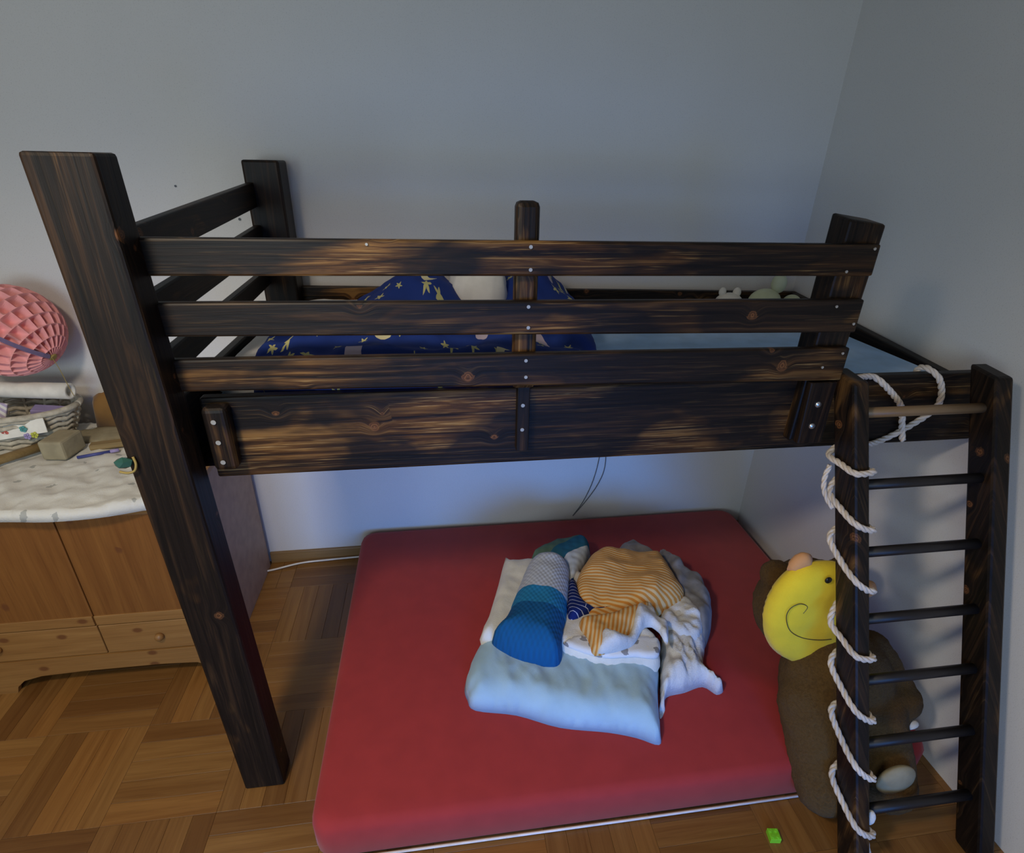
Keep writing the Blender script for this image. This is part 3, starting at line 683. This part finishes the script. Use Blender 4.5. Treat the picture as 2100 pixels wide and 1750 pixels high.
def standing(name, outl, h, mat, parent, y, **k):
    bm = puff_bm(outl, h, c=(dcx, dcz), under=1.0, **k)
    bmesh.ops.rotate(bm, cent=(0, 0, 0), matrix=Matrix.Rotation(PI / 2, 3, 'X'), verts=bm.verts)
    return obj(name, bm, mat, parent, (dcx, y, dcz), True)
db = standing('body', DK, .048, 'yellow', dk, dcy, edge=.10, step=.014, wr=.003, seed=21)
standing('crest', [(1.69, .76), (1.698, .80), (1.722, .822), (1.752, .815), (1.765, .785), (1.73, .765)], .02, 'orangep', dk, dcy + .012, edge=.03, step=.01, wr=.001, seed=22)
standing('beak', [(1.94, .70), (1.985, .70), (2.01, .665), (1.98, .64), (1.94, .645)], .022, 'orangep', dk, dcy, edge=.03, step=.01, wr=.001, seed=23)
obj('eye', sphere_bm(.011, 14, 10, (1, .5, 1)), 'blackp', dk, (1.786, dcy - .044, .762), True)
tube('wing_stitch', spline([(1.735, -.079, .643), (1.742, -.079, .668), (1.715, -.078, .682), (1.69, -.076, .665), (1.685, -.077, .63), (1.71, -.079, .575), (1.76, -.080, .54), (1.82, -.080, .523), (1.865, -.079, .52)], 6), .0012, 'woodd', db, 6)

# ------------------------------------------------------------------ toy brick on the floor
tb = thing('toy_brick', 'lime green plastic toy brick lying on the floor by the ladder', 'toy brick', (1.634, -.345, 0))
bk = obj('brick_body', box_bm(.032, .032, .020, .0012), 'green', tb, (1.634, -.345, .010)); bk.rotation_euler.z = -.15
for i in (-1, 1):
    for j in (-1, 1):
        bm = bmesh.new(); bmesh.ops.create_cone(bm, cap_ends=True, segments=14, radius1=.0048, radius2=.0048, depth=.004)
        p = Matrix.Rotation(-.15, 3, 'Z') @ Vector((i * .008, j * .008, 0))
        obj('stud', bm, 'green', tb, (1.634 + p.x, -.345 + p.y, .0218))

# ------------------------------------------------------------------ pine dresser
DX0, DX1, DY0, DY1, DT = -1.30, -.20, .48, 1.12, .80
dr = thing('dresser', 'pine cabinet with doors and a low drawer left of the loft bed', 'dresser', (-.75, .8, 0))
box('carcass', (DX0 + .018, DY0 + .02, .075), (DX1 - .018, DY1, DT - .025), 'side', dr, .002)
for x0 in (DX0, DX1 - .018): box('side_panel', (x0, DY0 + .015, 0), (x0 + .018, DY1, DT - .025), 'side', dr, .002)
box('top', (DX0 - .01, DY0 - .01, DT - .025), (DX1 + .01, DY1, DT), 'pineX', dr, .004)
XM = -.597
for x0, x1 in ((DX0 + .004, -.950), (-.947, XM - .002), (XM + .002, DX1 - .004)):
    d_ = box('door', (x0, DY0 + .002, .300), (x1, DY0 + .02, DT - .03), 'pineZ', dr, .003)
    box('lower_rail', (x0 + .001, DY0 - .003, .302), (x1 - .001, DY0 + .004, .345), 'pineX', d_, .002)
for x0, x1 in ((DX0 + .004, XM - .002), (XM + .002, DX1 - .004)):
    d_ = box('drawer', (x0, DY0 + .0, .160), (x1, DY0 + .02, .296), 'pineX', dr, .003)
    obj('knob', sphere_bm(.016, 16, 10, (1, .9, 1)), 'pineX', d_, ((x0 + x1) / 2, DY0 - .008, .225), True)
# arched plinth
arch = [(DX0, .0), (-.955, .0), (-.945, .03), (-.915, .058), (-.85, .075), (-.70, .082), (-.42, .082), (-.30, .074), (-.26, .05), (-.245, .0), (DX1, .0), (DX1, .157), (DX0, .157)]
bm = bmesh.new(); a = [bm.verts.new((x + .75, -.009, z)) for x, z in arch]; b = [bm.verts.new((x + .75, .009, z)) for x, z in arch]
bm.faces.new(a); bm.faces.new(b[::-1])
for i in range(len(a)): bm.faces.new((a[i - 1], a[i], b[i], b[i - 1]))
obj('plinth', bm, 'pineX', dr, (-.75, DY0 + .006, 0))

def mtop(x, y): return 0
cm = puff('changing_mat', [(-1.28, 1.10), (-1.29, .8), (-1.28, .47), (-1.1, .435), (-.9, .43), (-.72, .432), (-.56, .415), (-.42, .422), (-.30, .450), (-.225, .475), (-.21, .7), (-.215, 1.09), (-.5, 1.105), (-.9, 1.105)], DT + .001, .030, 'leafmat', edge=.018, step=.014, wr=.010, wscale=14, seed=31, under=0)
tag(cm, 'white quilted mat with grey leaf prints covering the cabinet top', 'mat')
TZ = DT + .034
# wicker basket
bk = thing('wicker_basket', 'whitewashed wicker basket of papers on the cabinet', 'basket', (-.955, .975, TZ))
def ell(rx, ry, z, n=40): return [(-.955 + rx * math.cos(2 * PI * i / n), .975 + ry * math.sin(2 * PI * i / n), z) for i in range(n + 1)]
for k in range(6):
    z = TZ + .012 + k * .022; f = .78 + .22 * (k / 5) ** .8
    wv = [(x, y, zz + .004 * (1 if i % 2 else -1)) for i, (x, y, zz) in enumerate(ell(.225 * f, .135 * f, z, 36))]
    tube('weave_band', wv, .0095, 'wicker', bk, 6)
for i in range(18):
    a = 2 * PI * i / 18
    tube('stake', [(-.955 + .225 * .76 * math.cos(a), .975 + .135 * .76 * math.sin(a), TZ + .002), (-.955 + .225 * .99 * math.cos(a), .975 + .135 * .99 * math.sin(a), TZ + .128)], .006, 'wicker', bk, 6)
tube('rim', ell(.232, .140, TZ + .136), .012, 'wicker', bk, 8)
bm = bmesh.new(); bmesh.ops.create_cone(bm, cap_ends=True, segments=36, radius1=1, radius2=1, depth=.01); bmesh.ops.scale(bm, vec=(.165, .095, 1), verts=bm.verts)
obj('basket_base', bm, 'wickerd', bk, (-.955, .975, TZ + .006))
def card(name, label, cat, c, size, rot, mat):
    o = obj(name, box_bm(*size, .002, 1), mat, None, c); o.rotation_euler = rot; return tag(o, label, cat)
card('paper_packet', 'white packet with lilac stripes standing in the basket', 'packet', (-.98, .90, TZ + .13), (.10, .012, .11), (-.35, .25, .1), stripe_mat('lilac_stripes', (.5, 0, .86), 330, (.70, .68, .66), (.42, .36, .50)))
card('lilac_box', 'small lilac box lying in the basket below the paper roll', 'box', (-.815, .955, TZ + .115), (.10, .05, .035), (.1, .2, .2), 'lilac')
fc = thing('flower_card', 'white card with coloured flowers hanging over the basket rim', 'card', (-.86, .862, TZ + .06))
cd_ = obj('card_sheet', box_bm(.17, .004, .055, .001, 1), 'paper', fc, (-.86, .850, TZ + .095)); cd_.rotation_euler = (-.25, -.12, .08)
for (x, z, m_) in ((-.91, TZ + .085, 'red2'), (-.845, TZ + .098, 'teal2'), (-.84, TZ + .068, 'lilac'), (-.815, TZ + .072, 'ygreen')):
    bm = bmesh.new()
    for k in range(5):
        vs = bmesh.ops.create_cone(bm, cap_ends=True, segments=10, radius1=.0055, radius2=.0055, depth=.003)['verts']
        bmesh.ops.rotate(bm, cent=(0, 0, 0), matrix=Matrix.Rotation(PI / 2, 3, 'X'), verts=vs)
        bmesh.ops.translate(bm, vec=(.0075 * math.cos(k * 1.2566), 0, .0075 * math.sin(k * 1.2566)), verts=vs)
    obj('flower', bm, m_, fc, (x, .8435, z))
# paper roll lying over the basket
pr_ = thing('paper_roll', 'white paper roll with open end lying across the basket', 'paper roll', (-.95, 1.0, TZ + .15))
bm = bmesh.new(); n = 28; A, Bp = Vector((-1.24, 1.02, TZ + .205)), Vector((-.722, .965, TZ + .195)); d = (Bp - A).normalized(); px, py = frame_of(d); rings = []
for P_, r_ in ((A, .020), (A, .031), (Bp, .031), (Bp, .020)):
    rings.append([bm.verts.new(P_ - A + (px * math.cos(2 * PI * k / n) + py * math.sin(2 * PI * k / n)) * r_) for k in range(n)])
for a, b in zip(rings, rings[1:] + rings[:1]):
    for k in range(n): bm.faces.new((a[k], a[(k + 1) % n], b[(k + 1) % n], b[k]))
obj('roll_sheet', bm, 'paper', pr_, A, True)
o = puff('ochre_scarf', [(-.72, 1.06), (-.66, 1.085), (-.58, 1.08), (-.52, 1.06), (-.55, 1.03), (-.64, 1.02), (-.71, 1.03)], TZ, .165, 'brown', edge=.045, step=.012, wr=.02, seed=33, under=0)
tag(o, 'ochre cloth bundle propped by the wall behind the bed post', 'cloth')
# mallet and sticks
ml = thing('mallet', 'wooden mallet with square head lying on the cabinet mat', 'mallet', (-.70, .80, TZ))
h_ = obj('mallet_head', box_bm(.085, .11, .075, .008), 'felt', ml, (-.715, .815, TZ + .042)); h_.rotation_euler.z = -.12
tube('handle', [(-.79, .84, TZ + .03), (-.93, .715, TZ + .02), (-1.05, .62, TZ + .016)], .0165, 'wood', ml, 12)
o = tube('iron_bar', [(-.96, .915, TZ + .018), (-.86, .895, TZ + .018), (-.76, .875, TZ + .018)], .018, 'woodd', None, 6, False); tag(o, 'short dark bar lying left of the mallet head', 'bar')
o = card('wooden_batten', 'pale wooden batten lying between mallet and bed post', 'batten', (-.545, .865, TZ + .014), (.20, .032, .022), (0, 0, .20), 'wood')
o = puff('card', [(-.80, .93), (-.70, .90), (-.60, .91), (-.50, .95), (-.52, 1.02), (-.65, 1.04), (-.78, 1.0)], TZ, .012, 'felt', edge=.012, step=.016, wr=.004, seed=35, under=0)
tag(o, 'olive grey sheet of card lying behind the mallet', 'card')
pn = thing('pen', 'dark blue pen lying below the wooden batten', 'pen', (-.60, .80, TZ))
tube('barrel', [(-.655, .775, TZ + .006), (-.56, .812, TZ + .006)], .006, 'blue', pn, 8); tube('cap', [(-.56, .812, TZ + .006), (-.535, .822, TZ + .006)], .0072, 'lilac', pn, 8)

# ------------------------------------------------------------------ green clip with yellow cord on the bed post
gc = thing('green_clip', 'small dark green clip with yellow cord on the front post', 'clip', (-.02, -.02, 1.20))
bm = bmesh.new(); bmesh.ops.create_icosphere(bm, subdivisions=1, radius=.018); bmesh.ops.scale(bm, vec=(1.2, .8, .8), verts=bm.verts)
obj('clip_body', bm, 'teal', gc, (-.022, -.02, 1.232))
tube('cord', spline([(-.035, -.022, 1.211), (-.018, -.024, 1.208), (-.004, -.022, 1.212), (.002, -.020, 1.228), (-.002, -.016, 1.244)], 5), .0028, 'gold', gc, 6)

# ------------------------------------------------------------------ honeycomb paper ball
HB = Vector((-.855, .975, 1.265)); R = .165
hb = thing('honeycomb_ball', 'pink honeycomb tissue-paper ball hanging in front of the back wall', 'paper ball', HB)
bm = bmesh.new(); NU, NV = 22, 12; SU, SV = 12, 10; grid = []
for j in range(NV * SV + 1):
    ph = PI * j / (NV * SV); row = []
    for i in range(NU * SU):
        u = i / SU; v_ = j / SV; ro = int(min(v_, NV - 1e-6)); fv = v_ - ro; fu = (u + .5 * (ro % 2)) % 1
        e = math.sin(PI * fu); g_ = math.sin(PI * fv)
        dep = .22 * (max(0, e) ** .8) * (max(0, g_) ** .7) * math.sin(ph) ** .5
        r_ = R * (1 - dep)
        row.append(bm.verts.new((r_ * math.sin(ph) * math.cos(2 * PI * i / (NU * SU)), r_ * math.sin(ph) * math.sin(2 * PI * i / (NU * SU)), r_ * math.cos(ph))))
    grid.append(row)
for a, b in zip(grid, grid[1:]):
    m_ = len(a)
    for i in range(m_): bm.faces.new((a[i], a[(i + 1) % m_], b[(i + 1) % m_], b[i]))
bmesh.ops.remove_doubles(bm, verts=bm.verts, dist=1e-5)
axis = Vector((-.80, .20, .56)).normalized()
bmesh.ops.rotate(bm, cent=(0, 0, 0), matrix=Vector((0, 0, 1)).rotation_difference(axis).to_matrix(), verts=bm.verts)
obj('tissue_cells', bm, 'pink', hb, HB)
pole = HB - axis * R
o = obj('pole_disc', disc_bm(.016, .006, 'Z'), 'gold', hb, pole)
o.rotation_euler = Vector((0, 0, 1)).rotation_difference(axis).to_euler()
# lilac ribbon over the front
rb = bmesh.new(); pv = None
for k in range(14):
    s = k / 13; a0 = Vector((.10, -.95, .34)).lerp(Vector((.80, -.30, -.50)), s).normalized() * (R * 1.01)
    w_ = Vector((.25, .1, .95)) * .0085
    q = (rb.verts.new(a0 + w_), rb.verts.new(a0 - w_))
    if pv: rb.faces.new((pv[0], q[0], q[1], pv[1]))
    pv = q
bmesh.ops.solidify(rb, geom=rb.faces[:], thickness=.0012)
obj('ribbon', rb, 'lilac', hb, HB, True)
sp_ = HB + Vector((.80, -.25, -.54)).normalized() * R
tube('thread', spline([sp_, sp_ + Vector((.012, -.0, -.05)), sp_ + Vector((.02, .0, -.11)), sp_ + Vector((.028, 0, -.155))], 4), .0012, 'gold', hb, 5)
tube('hanging_thread', [HB + axis * R, HB + axis * R + Vector((-.05, 0, .3)), (HB.x - .2, HB.y - .02, ZC)], .001, 'cable', hb, 5)

# ------------------------------------------------------------------ cords
o = tube('white_cable', spline([(-.30, 1.06, .004), (-.18, 1.072, .012), (-.05, 1.105, .016), (.08, 1.115, .016), (.30, 1.125, .016)], 6), .0045, 'cable', None, 8)
tag(o, 'thin white cable lying along the skirting left of the red mattress', 'cable')
hc = thing('hanging_string', 'thin grey double string hanging on the wall below the loft bed', 'string', (1.46, WY - .006, .5))
tube('strand', spline([(1.47, WY - .006, .62), (1.462, WY - .006, .48), (1.44, WY - .006, .36), (1.40, WY - .006, .25), (1.352, WY - .006, .165)], 5), .0022, 'string', hc, 6)
tube('strand', spline([(1.492, WY - .006, .62), (1.500, WY - .006, .46), (1.475, WY - .006, .36), (1.42, WY - .006, .26), (1.352, WY - .006, .165)], 5), .0022, 'string', hc, 6)
